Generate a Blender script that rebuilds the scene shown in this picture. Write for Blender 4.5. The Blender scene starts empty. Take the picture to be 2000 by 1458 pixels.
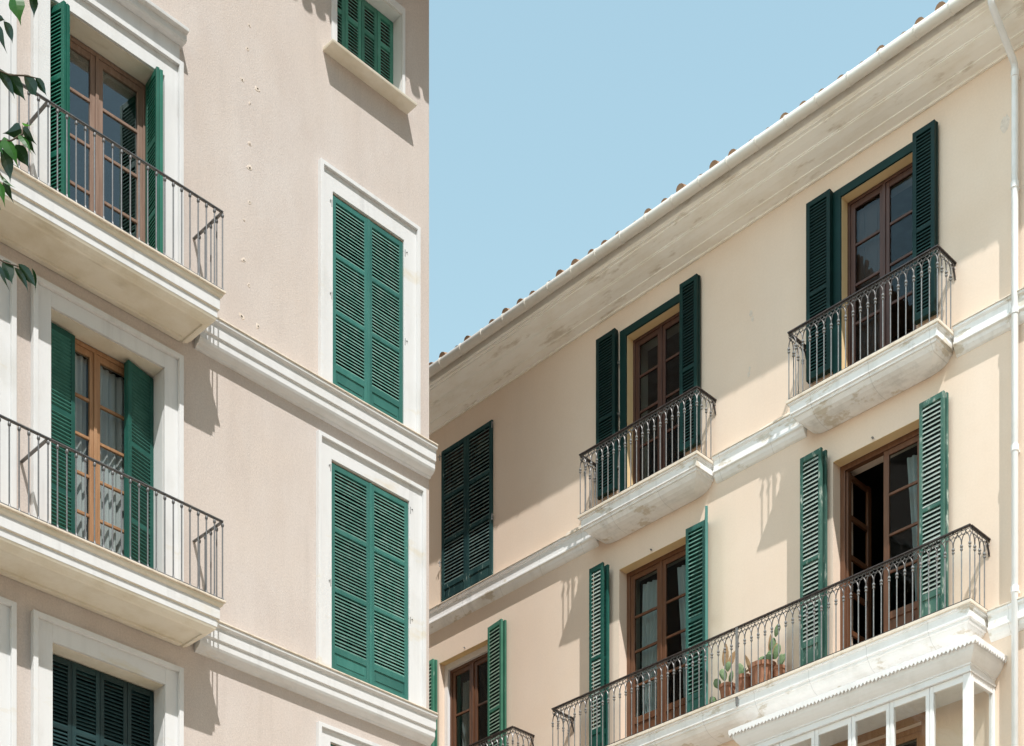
import bpy, math, random
from mathutils import Vector, Matrix
random.seed(7)
S = bpy.context.scene
COL = S.collection

# ------------------------------------------------------------------ camera
cd = bpy.data.cameras.new("camera"); cam = bpy.data.objects.new("camera", cd); COL.objects.link(cam)
cam.location = (0, 0, 1.6); cam.rotation_euler = (math.radians(90), 0, 0)
cd.sensor_width = 36.0; cd.lens = 3180.0/2000*36; cd.shift_y = (2815-729)/2000.0
cd.clip_start = 0.1; cd.clip_end = 2000
S.camera = cam

# ------------------------------------------------------------------ light
SUN_DIR = Vector((-0.307, 1.104, -1.83)).normalized()        # direction the light travels
ELEV = math.asin(-SUN_DIR.z); AZ = math.atan2(-SUN_DIR.x, -SUN_DIR.y)
wd = bpy.data.worlds.new("World"); S.world = wd; wd.use_nodes = True
nt = wd.node_tree; nt.nodes.clear()
sky = nt.nodes.new("ShaderNodeTexSky"); sky.sky_type = 'NISHITA'; sky.sun_disc = False
sky.sun_elevation = ELEV; sky.sun_rotation = AZ
sky.altitude = 0; sky.air_density = 2.2; sky.dust_density = 0.6; sky.ozone_density = 1.2
hs = nt.nodes.new("ShaderNodeHueSaturation"); hs.inputs['Saturation'].default_value = 0.88; hs.inputs['Hue'].default_value = 0.472
bg = nt.nodes.new("ShaderNodeBackground"); bg.inputs[1].default_value = 0.055
wo = nt.nodes.new("ShaderNodeOutputWorld")
# the sky is palest in the hazy quarter opposite the sun, plus an unseen lobe added low in the west to fill the right facade
tcw = nt.nodes.new("ShaderNodeTexCoord"); dt = nt.nodes.new("ShaderNodeVectorMath"); dt.operation = 'DOT_PRODUCT'; dt.inputs[1].default_value = (0.06, 0.80, 0.597)
mr = nt.nodes.new("ShaderNodeMapRange"); mr.interpolation_type = 'SMOOTHSTEP'; mr.inputs[1].default_value = 0.55; mr.inputs[2].default_value = 0.97; mr.inputs[3].default_value = 1.0; mr.inputs[4].default_value = 3.2
sc_ = nt.nodes.new("ShaderNodeVectorMath"); sc_.operation = 'SCALE'
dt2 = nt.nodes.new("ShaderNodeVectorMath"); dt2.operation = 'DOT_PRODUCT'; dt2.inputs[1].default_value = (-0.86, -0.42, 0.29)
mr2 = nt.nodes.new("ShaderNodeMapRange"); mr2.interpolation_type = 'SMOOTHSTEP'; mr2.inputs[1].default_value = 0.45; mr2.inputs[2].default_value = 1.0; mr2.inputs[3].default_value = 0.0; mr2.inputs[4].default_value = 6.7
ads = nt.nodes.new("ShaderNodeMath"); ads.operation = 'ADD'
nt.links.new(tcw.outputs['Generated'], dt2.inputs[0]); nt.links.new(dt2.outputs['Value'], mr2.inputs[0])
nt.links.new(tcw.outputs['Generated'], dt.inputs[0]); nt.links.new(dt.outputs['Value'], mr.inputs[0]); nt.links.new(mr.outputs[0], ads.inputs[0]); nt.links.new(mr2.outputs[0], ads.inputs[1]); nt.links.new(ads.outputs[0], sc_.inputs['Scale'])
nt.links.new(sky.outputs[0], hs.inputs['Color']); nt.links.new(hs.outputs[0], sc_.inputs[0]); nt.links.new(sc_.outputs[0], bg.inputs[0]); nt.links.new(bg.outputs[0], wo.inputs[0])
ld = bpy.data.lights.new("sun", 'SUN'); ld.energy = 4.7; ld.angle = math.radians(0.53); ld.color = (1.0, 0.985, 0.955)
sun = bpy.data.objects.new("sun", ld); COL.objects.link(sun)
sun.rotation_euler = SUN_DIR.to_track_quat('-Z', 'Y').to_euler(); sun.location = (6, -20, 40)
S.view_settings.view_transform = 'Standard'; S.view_settings.look = 'None'
S.view_settings.gamma = 1; S.view_settings.exposure = 0.21
S.cycles.max_bounces = 8; S.cycles.diffuse_bounces = 5; S.cycles.transparent_max_bounces = 12

# ------------------------------------------------------------------ materials
def mat(name, c1, c2=None, scale=3.0, lo=.35, hi=.65, stretch=(1, 1, 1), rough=.85, bump=0.0, bscale=40.0,
        c3=None, s3=.4, lo3=.5, hi3=.7, st3=(1, 1, 1), spec=.3, detail=6.0, metal=0.0, bdist=.01, fine=None, joint=None, streak=0):
    m = bpy.data.materials.new(name); m.use_nodes = True
    t = m.node_tree; N = t.nodes; Lk = t.links
    p = N['Principled BSDF']; p.inputs['Roughness'].default_value = rough; p.inputs['Metallic'].default_value = metal
    p.inputs['Specular IOR Level'].default_value = spec
    tc = N.new('ShaderNodeTexCoord')
    def noise(sc, st, det):
        mp = N.new('ShaderNodeMapping'); mp.inputs['Scale'].default_value = st
        Lk.new(tc.outputs['Object'], mp.inputs['Vector'])
        n = N.new('ShaderNodeTexNoise'); n.inputs['Scale'].default_value = sc; n.inputs['Detail'].default_value = det
        n.inputs['Roughness'].default_value = .62
        Lk.new(mp.outputs[0], n.inputs['Vector']); return n
    def ramp(n, a, b):
        r = N.new('ShaderNodeMapRange'); r.inputs[1].default_value = a; r.inputs[2].default_value = b
        Lk.new(n.outputs['Fac'], r.inputs[0]); return r
    def mix(f, A, B):
        x = N.new('ShaderNodeMix'); x.data_type = 'RGBA'
        Lk.new(f, x.inputs[0])
        for sock, v in ((x.inputs[6], A), (x.inputs[7], B)):
            if isinstance(v, tuple): sock.default_value = (*v, 1)
            else: Lk.new(v, sock)
        return x.outputs[2]
    col = c1
    if c2: col = mix(ramp(noise(scale, stretch, detail), lo, hi).outputs[0], c1, c2)
    if c3: col = mix(ramp(noise(s3, st3, detail), lo3, hi3).outputs[0], col, c3)
    if fine:
        fs, amt = fine
        r = ramp(noise(fs, (1, 1, 1), 3), .3, .7)
        r.inputs[3].default_value = 1-amt; r.inputs[4].default_value = 1+amt
        g = N.new('ShaderNodeVectorMath'); g.operation = 'SCALE'
        if isinstance(col, tuple): g.inputs[0].default_value = col
        else: Lk.new(col, g.inputs[0])
        Lk.new(r.outputs[0], g.inputs['Scale']); col = g.outputs[0]
    if streak:     # old rain runs down the face
        r = ramp(noise(6.5, (1, 1, .07), 4), .50, .74); r.inputs[3].default_value = 1; r.inputs[4].default_value = 1-streak
        r2 = ramp(noise(.55, (1, 1, 1), 2), .42, .62); q = N.new('ShaderNodeMix'); q.data_type = 'FLOAT'; q.inputs[2].default_value = 1
        Lk.new(r2.outputs[0], q.inputs[0]); Lk.new(r.outputs[0], q.inputs[3])
        g = N.new('ShaderNodeVectorMath'); g.operation = 'SCALE'
        if isinstance(col, tuple): g.inputs[0].default_value = col
        else: Lk.new(col, g.inputs[0])
        Lk.new(q.outputs[0], g.inputs['Scale']); col = g.outputs[0]
    if joint:      # mortar joints between the stones
        sx = N.new('ShaderNodeSeparateXYZ'); Lk.new(tc.outputs['Object'], sx.inputs[0])
        wv = N.new('ShaderNodeMath'); wv.operation = 'PINGPONG'; wv.inputs[1].default_value = joint/2; Lk.new(sx.outputs['X'], wv.inputs[0])
        r = N.new('ShaderNodeMapRange'); r.inputs[1].default_value = .002; r.inputs[2].default_value = .007; r.inputs[3].default_value = .80; r.inputs[4].default_value = 1
        Lk.new(wv.outputs[0], r.inputs[0]); g = N.new('ShaderNodeVectorMath'); g.operation = 'SCALE'
        if isinstance(col, tuple): g.inputs[0].default_value = col
        else: Lk.new(col, g.inputs[0])
        Lk.new(r.outputs[0], g.inputs['Scale']); col = g.outputs[0]
    if 'shutter' in name or 'green' in name:
        oi = N.new('ShaderNodeObjectInfo'); r = N.new('ShaderNodeMapRange'); r.inputs[3].default_value = .76; r.inputs[4].default_value = 1.24
        Lk.new(oi.outputs['Random'], r.inputs[0]); g = N.new('ShaderNodeVectorMath'); g.operation = 'SCALE'
        if isinstance(col, tuple): g.inputs[0].default_value = col
        else: Lk.new(col, g.inputs[0])
        Lk.new(r.outputs[0], g.inputs['Scale']); col = g.outputs[0]
    if isinstance(col, tuple): p.inputs['Base Color'].default_value = (*col, 1)
    else: Lk.new(col, p.inputs['Base Color'])
    if bump:
        b = N.new('ShaderNodeBump'); b.inputs['Strength'].default_value = bump; b.inputs['Distance'].default_value = bdist
        Lk.new(noise(bscale, (1, 1, 1), 5).outputs['Fac'], b.inputs['Height']); Lk.new(b.outputs[0], p.inputs['Normal'])
    return m

M = {}
M['pink'] = mat('pink_stucco', (.565, .49, .445), (.625, .56, .52), 1.3, .35, .7, stretch=(1.5, 1.5, .6), bump=.6, bscale=70, bdist=.012,
                c3=(.605, .52, .46), s3=.45, lo3=.42, hi3=.72, rough=.95, spec=.1, fine=(42, .085), streak=.08)
M['cream'] = mat('cream_stucco', (.785, .625, .495), (.82, .675, .555), .9, .3, .7, bump=.12, bscale=18, bdist=.008,
                 c3=(.76, .62, .51), s3=.5, lo3=.5, hi3=.75, st3=(1, 1, .35), rough=.95, spec=.1, fine=(35, .025), streak=.025)
M['white_stone'] = mat('white_painted_stone', (.69, .685, .68), (.61, .60, .58), 2.2, .52, .75, stretch=(1, 1, .5), bump=.12, bscale=25,
                       rough=.9, spec=.15, streak=.16, c3=(.63, .565, .45), s3=1.1, lo3=.60, hi3=.76, st3=(.8, 1, 2.5))
M['soffit_stone'] = mat('weathered_stone', (.80, .74, .63), (.66, .58, .44), 1.6, .42, .72, bump=.2, bscale=22, rough=.95, spec=.1,
                        c3=(.40, .32, .20), s3=1.4, lo3=.62, hi3=.78, st3=(.35, 1, 1))
M['lip_stone'] = mat('stone_lip', joint=1.1, c1=(.76, .67, .56), c2=(.60, .51, .40), scale=5, lo=.5, hi=.7, bump=.2, bscale=40, rough=.95, spec=.1,
                     c3=(.33, .26, .17), s3=3, lo3=.63, hi3=.74)
M['slab'] = mat('old_white_slab', joint=.93, streak=.2, c1=(.90, .89, .875), c2=(.80, .785, .755), scale=2.5, lo=.5, hi=.68, bump=.25, bscale=14, rough=.92, spec=.15,
                c3=(.67, .615, .53), s3=2.6, lo3=.575, hi3=.63, st3=(.8, 1, 2.2))
M['cornice'] = mat('stained_cornice_plaster', (.95, .925, .865), (.88, .835, .75), 2.0, .45, .66, stretch=(.8, 2, 2), bump=.3, bscale=12, rough=.95, spec=.1,
                   c3=(.68, .62, .53), s3=2.8, lo3=.57, hi3=.68, st3=(.6, 2.4, 2.4))
M['ochre'] = mat('ochre_lining', (.80, .60, .335), (.74, .55, .30), 3, .4, .7, rough=.95, spec=.1)
M['white_paint'] = mat('white_paint', (.82, .81, .80), (.74, .73, .71), 3, .5, .7, rough=.45, spec=.4)
M['gutter'] = mat('painted_gutter', (.75, .715, .655), (.64, .60, .52), 2.5, .55, .75, rough=.5, spec=.4)
M['green'] = mat('green_shutter_paint', (.030, .137, .115), (.05, .178, .15), 4, .45, .7, stretch=(1, 1, .25), rough=.5, spec=.4,
                 c3=(.34, .42, .36), s3=22, lo3=.70, hi3=.76, st3=(1, 1, .22))
M['bright_green'] = mat('bright_green_shutter_paint', (.007, .125, .08), (.012, .155, .105), 4, .45, .7, rough=.5, spec=.4,
                 c3=(.34, .46, .38), s3=18, lo3=.69, hi3=.75, st3=(1, 1, .25))
M['dark_green'] = mat('dark_green_shutter_paint', (.0022, .024, .022), (.004, .032, .029), 3, .45, .7, rough=.5, spec=.2)
M['worn_green'] = mat('worn_pale_green_paint', (.035, .105, .082), (.09, .175, .14), 3.5, .42, .66, stretch=(1, 1, .3), rough=.75, spec=.25,
                      c3=(.42, .46, .40), s3=14, lo3=.57, hi3=.68, st3=(1, 1, .3))
M['mid_green'] = mat('mid_green_shutter_paint', (.04, .17, .11), (.065, .215, .145), 3.5, .42, .66, rough=.6, spec=.3,
                      c3=(.30, .40, .33), s3=14, lo3=.66, hi3=.74, st3=(1, 1, .3))
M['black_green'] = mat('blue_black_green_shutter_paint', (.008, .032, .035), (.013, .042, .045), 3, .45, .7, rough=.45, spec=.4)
M['teal_green'] = mat('faded_blue_green_paint', (.013, .044, .046), (.032, .082, .08), 3.5, .42, .66, stretch=(1, 1, .3), rough=.7, spec=.12,
                      c3=(.32, .40, .37), s3=14, lo3=.62, hi3=.72, st3=(1, 1, .3))
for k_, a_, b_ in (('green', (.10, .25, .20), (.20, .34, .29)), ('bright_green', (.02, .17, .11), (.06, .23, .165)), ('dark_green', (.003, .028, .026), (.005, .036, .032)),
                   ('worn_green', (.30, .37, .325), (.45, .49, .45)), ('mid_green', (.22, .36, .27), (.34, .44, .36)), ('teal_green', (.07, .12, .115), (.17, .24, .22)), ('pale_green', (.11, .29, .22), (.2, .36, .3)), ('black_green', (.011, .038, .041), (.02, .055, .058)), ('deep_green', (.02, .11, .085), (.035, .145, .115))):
    M[k_+'_slat'] = mat(k_+'_slat_tone', a_, b_, 9, .4, .68, stretch=(1, 1, .6), rough=.6, spec=.3)  # slats mostly paler than their frames, standing for edges that catch the sun
M['deep_green'] = mat('deep_green_shutter_paint', (.011, .085, .066), (.018, .11, .085), 4, .45, .7, rough=.5, spec=.3)
M['pale_green'] = mat('pale_blue_green_paint', (.065, .235, .175), (.10, .28, .22), 4, .45, .7, rough=.6, spec=.3)
M['wood'] = mat('varnished_brown_wood', (.105, .043, .021), (.155, .068, .033), 8, .35, .7, stretch=(3, 3, .3), rough=.4, spec=.45)
M['dark_wood'] = mat('dark_brown_wood', (.06, .026, .018), (.095, .042, .029), 8, .35, .7, stretch=(3, 3, .3), rough=.45, spec=.4)
M['honey_wood'] = mat('honey_coloured_wood', (.32, .165, .08), (.42, .24, .13), 9, .35, .7, stretch=(3, 3, .25), rough=.45, spec=.35)
M['faded_wood'] = mat('sun_faded_wood', (.23, .145, .105), (.32, .215, .165), 9, .35, .7, stretch=(3, 3, .25), rough=.6, spec=.3)
M['scroll'] = mat('wrought_iron_scrolls', (.10, .092, .088), (.18, .17, .165), 14, .45, .7, rough=.42, spec=.6, metal=.35)
M['rail'] = mat('dark_brown_iron_rail', (.035, .026, .025), (.07, .055, .05), 14, .45, .7, rough=.45, spec=.5)
M['iron'] = mat('dark_iron', (.20, .195, .19), (.30, .295, .29), 14, .45, .7, rough=.42, spec=.6, metal=.35)
M['grey_iron'] = mat('grey_painted_iron', (.13, .13, .133), (.22, .215, .21), 14, .5, .75, rough=.42, spec=.6, metal=.3)
M['terracotta'] = mat('terracotta', (.33, .155, .095), (.43, .24, .155), 5, .4, .7, bump=.15, bscale=30, rough=.9, spec=.15)
M['roof_tile'] = mat('clay_roof_tile', (.30, .17, .10), (.42, .29, .20), 3, .4, .7, rough=.95, spec=.1, bump=.3, bscale=20)
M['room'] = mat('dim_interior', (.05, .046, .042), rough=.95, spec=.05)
M['plaster'] = mat('pale_plaster_patch', (.76, .66, .57), (.62, .52, .44), 20, .4, .7, rough=.95, spec=.1, bump=.4, bscale=60)
M['hole'] = mat('dark_hole', (.03, .024, .02), rough=1, spec=0)
M['cactus'] = mat('cactus_skin', (.10, .165, .07), (.23, .30, .17), 7, .4, .7, rough=.7, spec=.25, bump=.2, bscale=60)
M['dry'] = mat('dry_leaf', (.30, .20, .11), (.20, .13, .07), 9, .4, .7, rough=.9, spec=.1)
M['bark'] = mat('bark', (.12, .09, .065), (.2, .16, .12), 8, .4, .7, stretch=(1, 1, .3), rough=.95, bump=.6, bscale=14)
M['bounce_tiles'] = mat('ochre_bounce_tiles', (.55, .36, .19), (.47, .29, .15), 6, .4, .7, rough=.8, spec=.2, joint=.2)  # unseen tiling, ochre chosen to warm the bounce onto the lintels
M['ground'] = mat('grey_street_paving', (.12, .112, .10), (.095, .089, .08), 1.5, .4, .7, rough=.95, spec=.1, bump=.2, bscale=40)
M['bounce_pavement'] = mat('pale_bounce_paving', (.62, .555, .475), (.55, .49, .415), 1.2, .4, .7, rough=.9, spec=.15, bump=.2, bscale=8)  # for the added strips out of view that bounce light up the facades

def glass_mat(name, base, tint=(.75, .8, .8), wob=.006):
    m = bpy.data.materials.new(name); m.use_nodes = True; t = m.node_tree; N = t.nodes; Lk = t.links; N.clear()
    o = N.new('ShaderNodeOutputMaterial'); mx = N.new('ShaderNodeMixShader')
    tr = N.new('ShaderNodeBsdfTransparent'); tr.inputs[0].default_value = (*tint, 1)
    gl = N.new('ShaderNodeBsdfGlossy'); gl.inputs['Roughness'].default_value = .01; gl.inputs['Color'].default_value = (.96, .97, 1, 1)
    lw = N.new('ShaderNodeLayerWeight'); lw.inputs[0].default_value = .5
    fr = N.new('ShaderNodeMath'); fr.operation = 'POWER'; fr.inputs[1].default_value = 4.0; Lk.new(lw.outputs['Facing'], fr.inputs[0])
    ad = N.new('ShaderNodeMath'); ad.operation = 'MULTIPLY_ADD'; ad.inputs[1].default_value = .9; ad.inputs[2].default_value = base; ad.use_clamp = True
    tc = N.new('ShaderNodeTexCoord'); nz = N.new('ShaderNodeTexNoise'); nz.inputs['Scale'].default_value = 2.2; nz.inputs['Detail'].default_value = 1
    bp = N.new('ShaderNodeBump'); bp.inputs['Strength'].default_value = 1.0; bp.inputs['Distance'].default_value = wob
    Lk.new(tc.outputs['Object'], nz.inputs['Vector']); Lk.new(nz.outputs['Fac'], bp.inputs['Height']); Lk.new(bp.outputs[0], gl.inputs['Normal'])
    Lk.new(fr.outputs[0], ad.inputs[0]); Lk.new(ad.outputs[0], mx.inputs[0])
    Lk.new(tr.outputs[0], mx.inputs[1]); Lk.new(gl.outputs[0], mx.inputs[2]); Lk.new(mx.outputs[0], o.inputs[0]); return m
M['glass'] = glass_mat('window_glass', .008)
M['sky_glass'] = glass_mat('mirror_like_window_glass', .20)
M['thin_glass'] = glass_mat('clear_window_glass', .03, (.90, .93, .93))
M['clear_glass'] = glass_mat('gallery_glass', .025, (.96, .97, .96), .003)

def thin_mat(name, c1, c2, tl, scale=12, rough=.6, mixf=.45):
    m = bpy.data.materials.new(name); m.use_nodes = True; t = m.node_tree; N = t.nodes; Lk = t.links; N.clear()
    o = N.new('ShaderNodeOutputMaterial'); mx = N.new('ShaderNodeMixShader'); mx.inputs[0].default_value = mixf
    p = N.new('ShaderNodeBsdfPrincipled'); p.inputs['Roughness'].default_value = rough; p.inputs['Specular IOR Level'].default_value = .3
    tl_ = N.new('ShaderNodeBsdfTranslucent'); tl_.inputs[0].default_value = (*tl, 1)
    tc = N.new('ShaderNodeTexCoord'); nz = N.new('ShaderNodeTexNoise'); nz.inputs['Scale'].default_value = scale
    Lk.new(tc.outputs['Object'], nz.inputs['Vector'])
    x = N.new('ShaderNodeMix'); x.data_type = 'RGBA'; x.inputs[6].default_value = (*c1, 1); x.inputs[7].default_value = (*c2, 1)
    Lk.new(nz.outputs['Fac'], x.inputs[0]); Lk.new(x.outputs[2], p.inputs['Base Color'])
    Lk.new(p.outputs[0], mx.inputs[1]); Lk.new(tl_.outputs[0], mx.inputs[2]); Lk.new(mx.outputs[0], o.inputs[0]); return m
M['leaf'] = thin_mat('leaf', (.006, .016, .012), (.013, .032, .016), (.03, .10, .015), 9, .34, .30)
M['leaf_lit'] = thin_mat('backlit_leaf', (.02, .085, .016), (.035, .12, .02), (.07, .26, .02), 9, .4, .45)  # brighter copy of the leaf; sun shining through is put into the colour
M['curtain'] = thin_mat('white_curtain', (.80, .80, .78), (.74, .74, .72), (.7, .7, .68), 5, .9, .35)

# ------------------------------------------------------------------ mesh helpers; every building uses its own frame (u along the wall, d outwards, h up)
class MB:
    def __init__(s): s.v = []; s.f = []; s.mi = []; s.cur = 0
    def pt(s, u, d, h): s.v.append((u, -d, h)); return len(s.v)-1
    def face(s, *ix): s.f.append(ix); s.mi.append(s.cur)
    def hexa(s, P):      # P: eight (u,d,h): bottom four then top four
        b = [s.pt(*p) for p in P]
        for q in ((0, 3, 2, 1), (4, 5, 6, 7), (0, 1, 5, 4), (1, 2, 6, 5), (2, 3, 7, 6), (3, 0, 4, 7)): s.face(*[b[i] for i in q])
    def box(s, u0, u1, d0, d1, h0, h1):
        s.hexa([(u0, d1, h0), (u1, d1, h0), (u1, d0, h0), (u0, d0, h0), (u0, d1, h1), (u1, d1, h1), (u1, d0, h1), (u0, d0, h1)])
    def extrude(s, prof, u0, u1):      # profile of (d,h) swept along u, capped
        n = len(prof); a = [s.pt(u0, d, h) for d, h in prof]; b = [s.pt(u1, d, h) for d, h in prof]
        for i in range(n):
            j = (i+1) % n; s.face(a[i], b[i], b[j], a[j])
        s.face(*a); s.face(*reversed(b))
    def slab(s, uL, uR, D, prof, h):   # moulded slab standing out of a wall: rings of (inset, dh) round three sides
        R = []
        for i, dh in prof:
            R.append([s.pt(uL+i, 0, h+dh), s.pt(uL+i, D-i, h+dh), s.pt(uR-i, D-i, h+dh), s.pt(uR-i, 0, h+dh)])
        for a, b in zip(R, R[1:]):
            for k in range(3): s.face(a[k], b[k], b[k+1], a[k+1])
            s.face(a[3], b[3], b[0], a[0])
        s.face(*R[0]); s.face(*reversed(R[-1]))
    def tube(s, pts, r, n=6, caps=True):
        P = [Vector(p) for p in pts]; R = r if isinstance(r, (list, tuple)) else [r]*len(P); rings = []; ref = None
        for i, p in enumerate(P):
            t = (P[min(i+1, len(P)-1)]-P[max(i-1, 0)])
            t = t.normalized() if t.length > 1e-9 else Vector((0, 0, 1))
            if ref is None: ref = Vector((0, 0, 1)) if abs(t.z) < .9 else Vector((1, 0, 0))
            x = ref-t*ref.dot(t); x = x.normalized(); ref = x; y = t.cross(x)
            rings.append([s.pt(*(p+(x*math.cos(2*math.pi*k/n)+y*math.sin(2*math.pi*k/n))*R[i])) for k in range(n)])
        for a, b in zip(rings, rings[1:]):
            for k in range(n): s.face(a[k], a[(k+1) % n], b[(k+1) % n], b[k])
        if caps: s.face(*reversed(rings[0])); s.face(*rings[-1])
    def lathe(s, u, d, prof, n=10):    # prof of (r,h)
        s_r = [[s.pt(u+r*math.cos(2*math.pi*k/n), d+r*math.sin(2*math.pi*k/n), h) for k in range(n)] for r, h in prof]
        for a, b in zip(s_r, s_r[1:]):
            for k in range(n): s.face(a[k], a[(k+1) % n], b[(k+1) % n], b[k])
        s.face(*reversed(s_r[0])); s.face(*s_r[-1])
    def build(s, name, m, parent=None, smooth=False, bevel=0, label=None):
        me = bpy.data.meshes.new(name); me.from_pydata(s.v, [], s.f); me.validate()
        ms = m if isinstance(m, list) else [m]
        for x in ms: me.materials.append(x)
        if len(ms) > 1 and len(me.polygons) == len(s.mi):
            for p, i in zip(me.polygons, s.mi): p.material_index = i
        import bmesh
        bm = bmesh.new(); bm.from_mesh(me); bmesh.ops.recalc_face_normals(bm, faces=bm.faces); bm.to_mesh(me); bm.free()
        if smooth:
            for p in me.polygons: p.use_smooth = True
        o = bpy.data.objects.new(name, me); COL.objects.link(o)
        if parent: o.parent = parent
        if bevel:
            b = o.modifiers.new('bevel', 'BEVEL'); b.width = bevel; b.segments = 2; b.limit_method = 'ANGLE'; b.angle_limit = math.radians(35)
        if label: o['label'] = label
        return o

def tag(o, label, cat, group=None, kind=None):
    if label: o['label'] = label
    if cat: o['category'] = cat
    if group: o['group'] = group
    if kind: o['kind'] = kind
def thing(name, loc, rz, label, cat, group=None):
    o = bpy.data.objects.new(name, None); COL.objects.link(o); o.location = loc; o.rotation_euler = (0, 0, rz); o.empty_display_size = .5
    tag(o, label, cat, group); return o
def copy_of(o, name, parent, loc):
    c = o.copy(); c.name = name; COL.objects.link(c); c.parent = parent; c.location = loc; return c

def wall_front(mb, u0, u1, h0, h1, holes, depth=.5):
    us = sorted({u0, u1, *[x for q in holes for x in q[:2]]}); hs_ = sorted({h0, h1, *[x for q in holes for x in q[2:4]]})
    inside = lambda u, h: any(q[0] < u < q[1] and q[2] < h < q[3] for q in holes)
    for a, b in zip(us, us[1:]):
        for c, e in zip(hs_, hs_[1:]):
            if not inside((a+b)/2, (c+e)/2):
                mb.face(mb.pt(a, 0, c), mb.pt(b, 0, c), mb.pt(b, 0, e), mb.pt(a, 0, e))
    for a, b, c, e in [q[:4] for q in holes]:
        f = [(a, c), (b, c), (b, e), (a, e)]
        for k in range(4):
            p, q = f[k], f[(k+1) % 4]
            mb.face(mb.pt(p[0], 0, p[1]), mb.pt(q[0], 0, q[1]), mb.pt(q[0], -depth, q[1]), mb.pt(p[0], -depth, p[1]))

def shell(parent, u0, u1, h1, deep, m, holes, floors):
    w = MB(); wall_front(w, u0, u1, 0, h1, holes)
    w.face(w.pt(u0, 0, 0), w.pt(u0, -deep, 0), w.pt(u0, -deep, h1), w.pt(u0, 0, h1))
    w.face(w.pt(u1, 0, 0), w.pt(u1, -deep, 0), w.pt(u1, -deep, h1), w.pt(u1, 0, h1))
    w.face(w.pt(u0, -deep, 0), w.pt(u1, -deep, 0), w.pt(u1, -deep, h1), w.pt(u0, -deep, h1))
    o = w.build('wall', m, parent)
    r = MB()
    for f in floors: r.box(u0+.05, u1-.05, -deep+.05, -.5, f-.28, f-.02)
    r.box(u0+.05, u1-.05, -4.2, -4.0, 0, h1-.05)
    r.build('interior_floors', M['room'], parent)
    return o

# a louvred leaf: hinge line at (u,d), running in direction ang (0 = along the wall to the right); flip turns its outer face round
def leaf(parent, u, d, ang, w, h0, h1, rails, panel, m, t=.042, stile=.068, pitch=.046, flip=False, name='shutter', hooks=(), tilt=.040, bars=.06, slat=None):
    ca, sa = math.cos(ang), math.sin(ang); sg = -1 if flip else 1
    T = lambda x, y, z: (u+ca*x-sa*y, d+sa*x+ca*y, z)
    def bx(mb, x0, x1, y0, y1, z0, z1):
        mb.hexa([T(x0, y1, z0), T(x1, y1, z0), T(x1, y0, z0), T(x0, y0, z0), T(x0, y1, z1), T(x1, y1, z1), T(x1, y0, z1), T(x0, y0, z1)])
    f = MB()
    bx(f, 0, stile, -t/2, t/2, h0, h1); bx(f, w-stile, w, -t/2, t/2, h0, h1)
    edges = [h0+.075 if not panel else h0]
    a, b = stile, w-stile; y0, y1 = -t/2+.002, t/2-.002
    bx(f, a, b, y0, y1, h1-.075, h1)
    segs = []; top = h1-.075
    for r in rails:
        bx(f, a, b, y0, y1, r-bars/2, r+bars/2); segs.append((r+bars/2, top)); top = r-bars/2
    if panel:
        bx(f, a, b, y0, y1, panel, panel+.085); segs.append((panel+.085, top)); bx(f, a, b, y0, y1, h0, h0+.05)
    else:
        bx(f, a, b, y0, y1, h0, h0+.085); segs.append((h0+.085, top))
    o = f.build(name, m, parent, bevel=.003)
    s = MB()
    for z0, z1 in segs:
        n = max(1, round((z1-z0)/pitch)); p = (z1-z0)/n
        for k in range(n):
            zc = z0+(k+.5)*p+random.uniform(-.0015, .0015); th = .008; e = t/2-.003
            jl, jr = random.uniform(-.0012, .0012), random.uniform(-.0012, .0012); tl = tilt/2*random.uniform(.9, 1.1); jl += random.choice((0,)*30+(.006, -.006))
            P = []
            for dz in (-th, th):
                for x, y in ((a+.001, e*sg), (b-.001, e*sg), (b-.001, -e*sg), (a+.001, -e*sg)):
                    P.append(T(x, y, zc+dz*.75+(-tl if y*sg > 0 else tl)+(jl if x < (a+b)/2 else jr)))
            s.hexa(P)
    s.build('louvre', M[slat or [k for k in M if M[k] is m][0]+'_slat'], o)
    if panel:
        q = MB(); bx(q, a, b, -.008, .006, h0+.05, panel)
        bx(q, a+.035, b-.035, .006, .013, h0+.085, panel-.035); q.build('shutter_panel', m, o, bevel=.004)
    if hooks:
        for x, z in hooks:
            k = MB()
            c = T(x, t/2+.004, z); sgn = -1 if x < w/2 else 1
            k.tube([c, (c[0]+sgn*.035, c[1]+.005, z+.005), (c[0]+sgn*.055, c[1]+.03, z+.0)], .008, 5)
            k.tube([(c[0]+sgn*.02, c[1]+.012, z+.03), (c[0]+sgn*.02, c[1]+.012, z-.07)], .009, 5)
            k.build('hinge', M['iron'], o)
    return o

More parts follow.
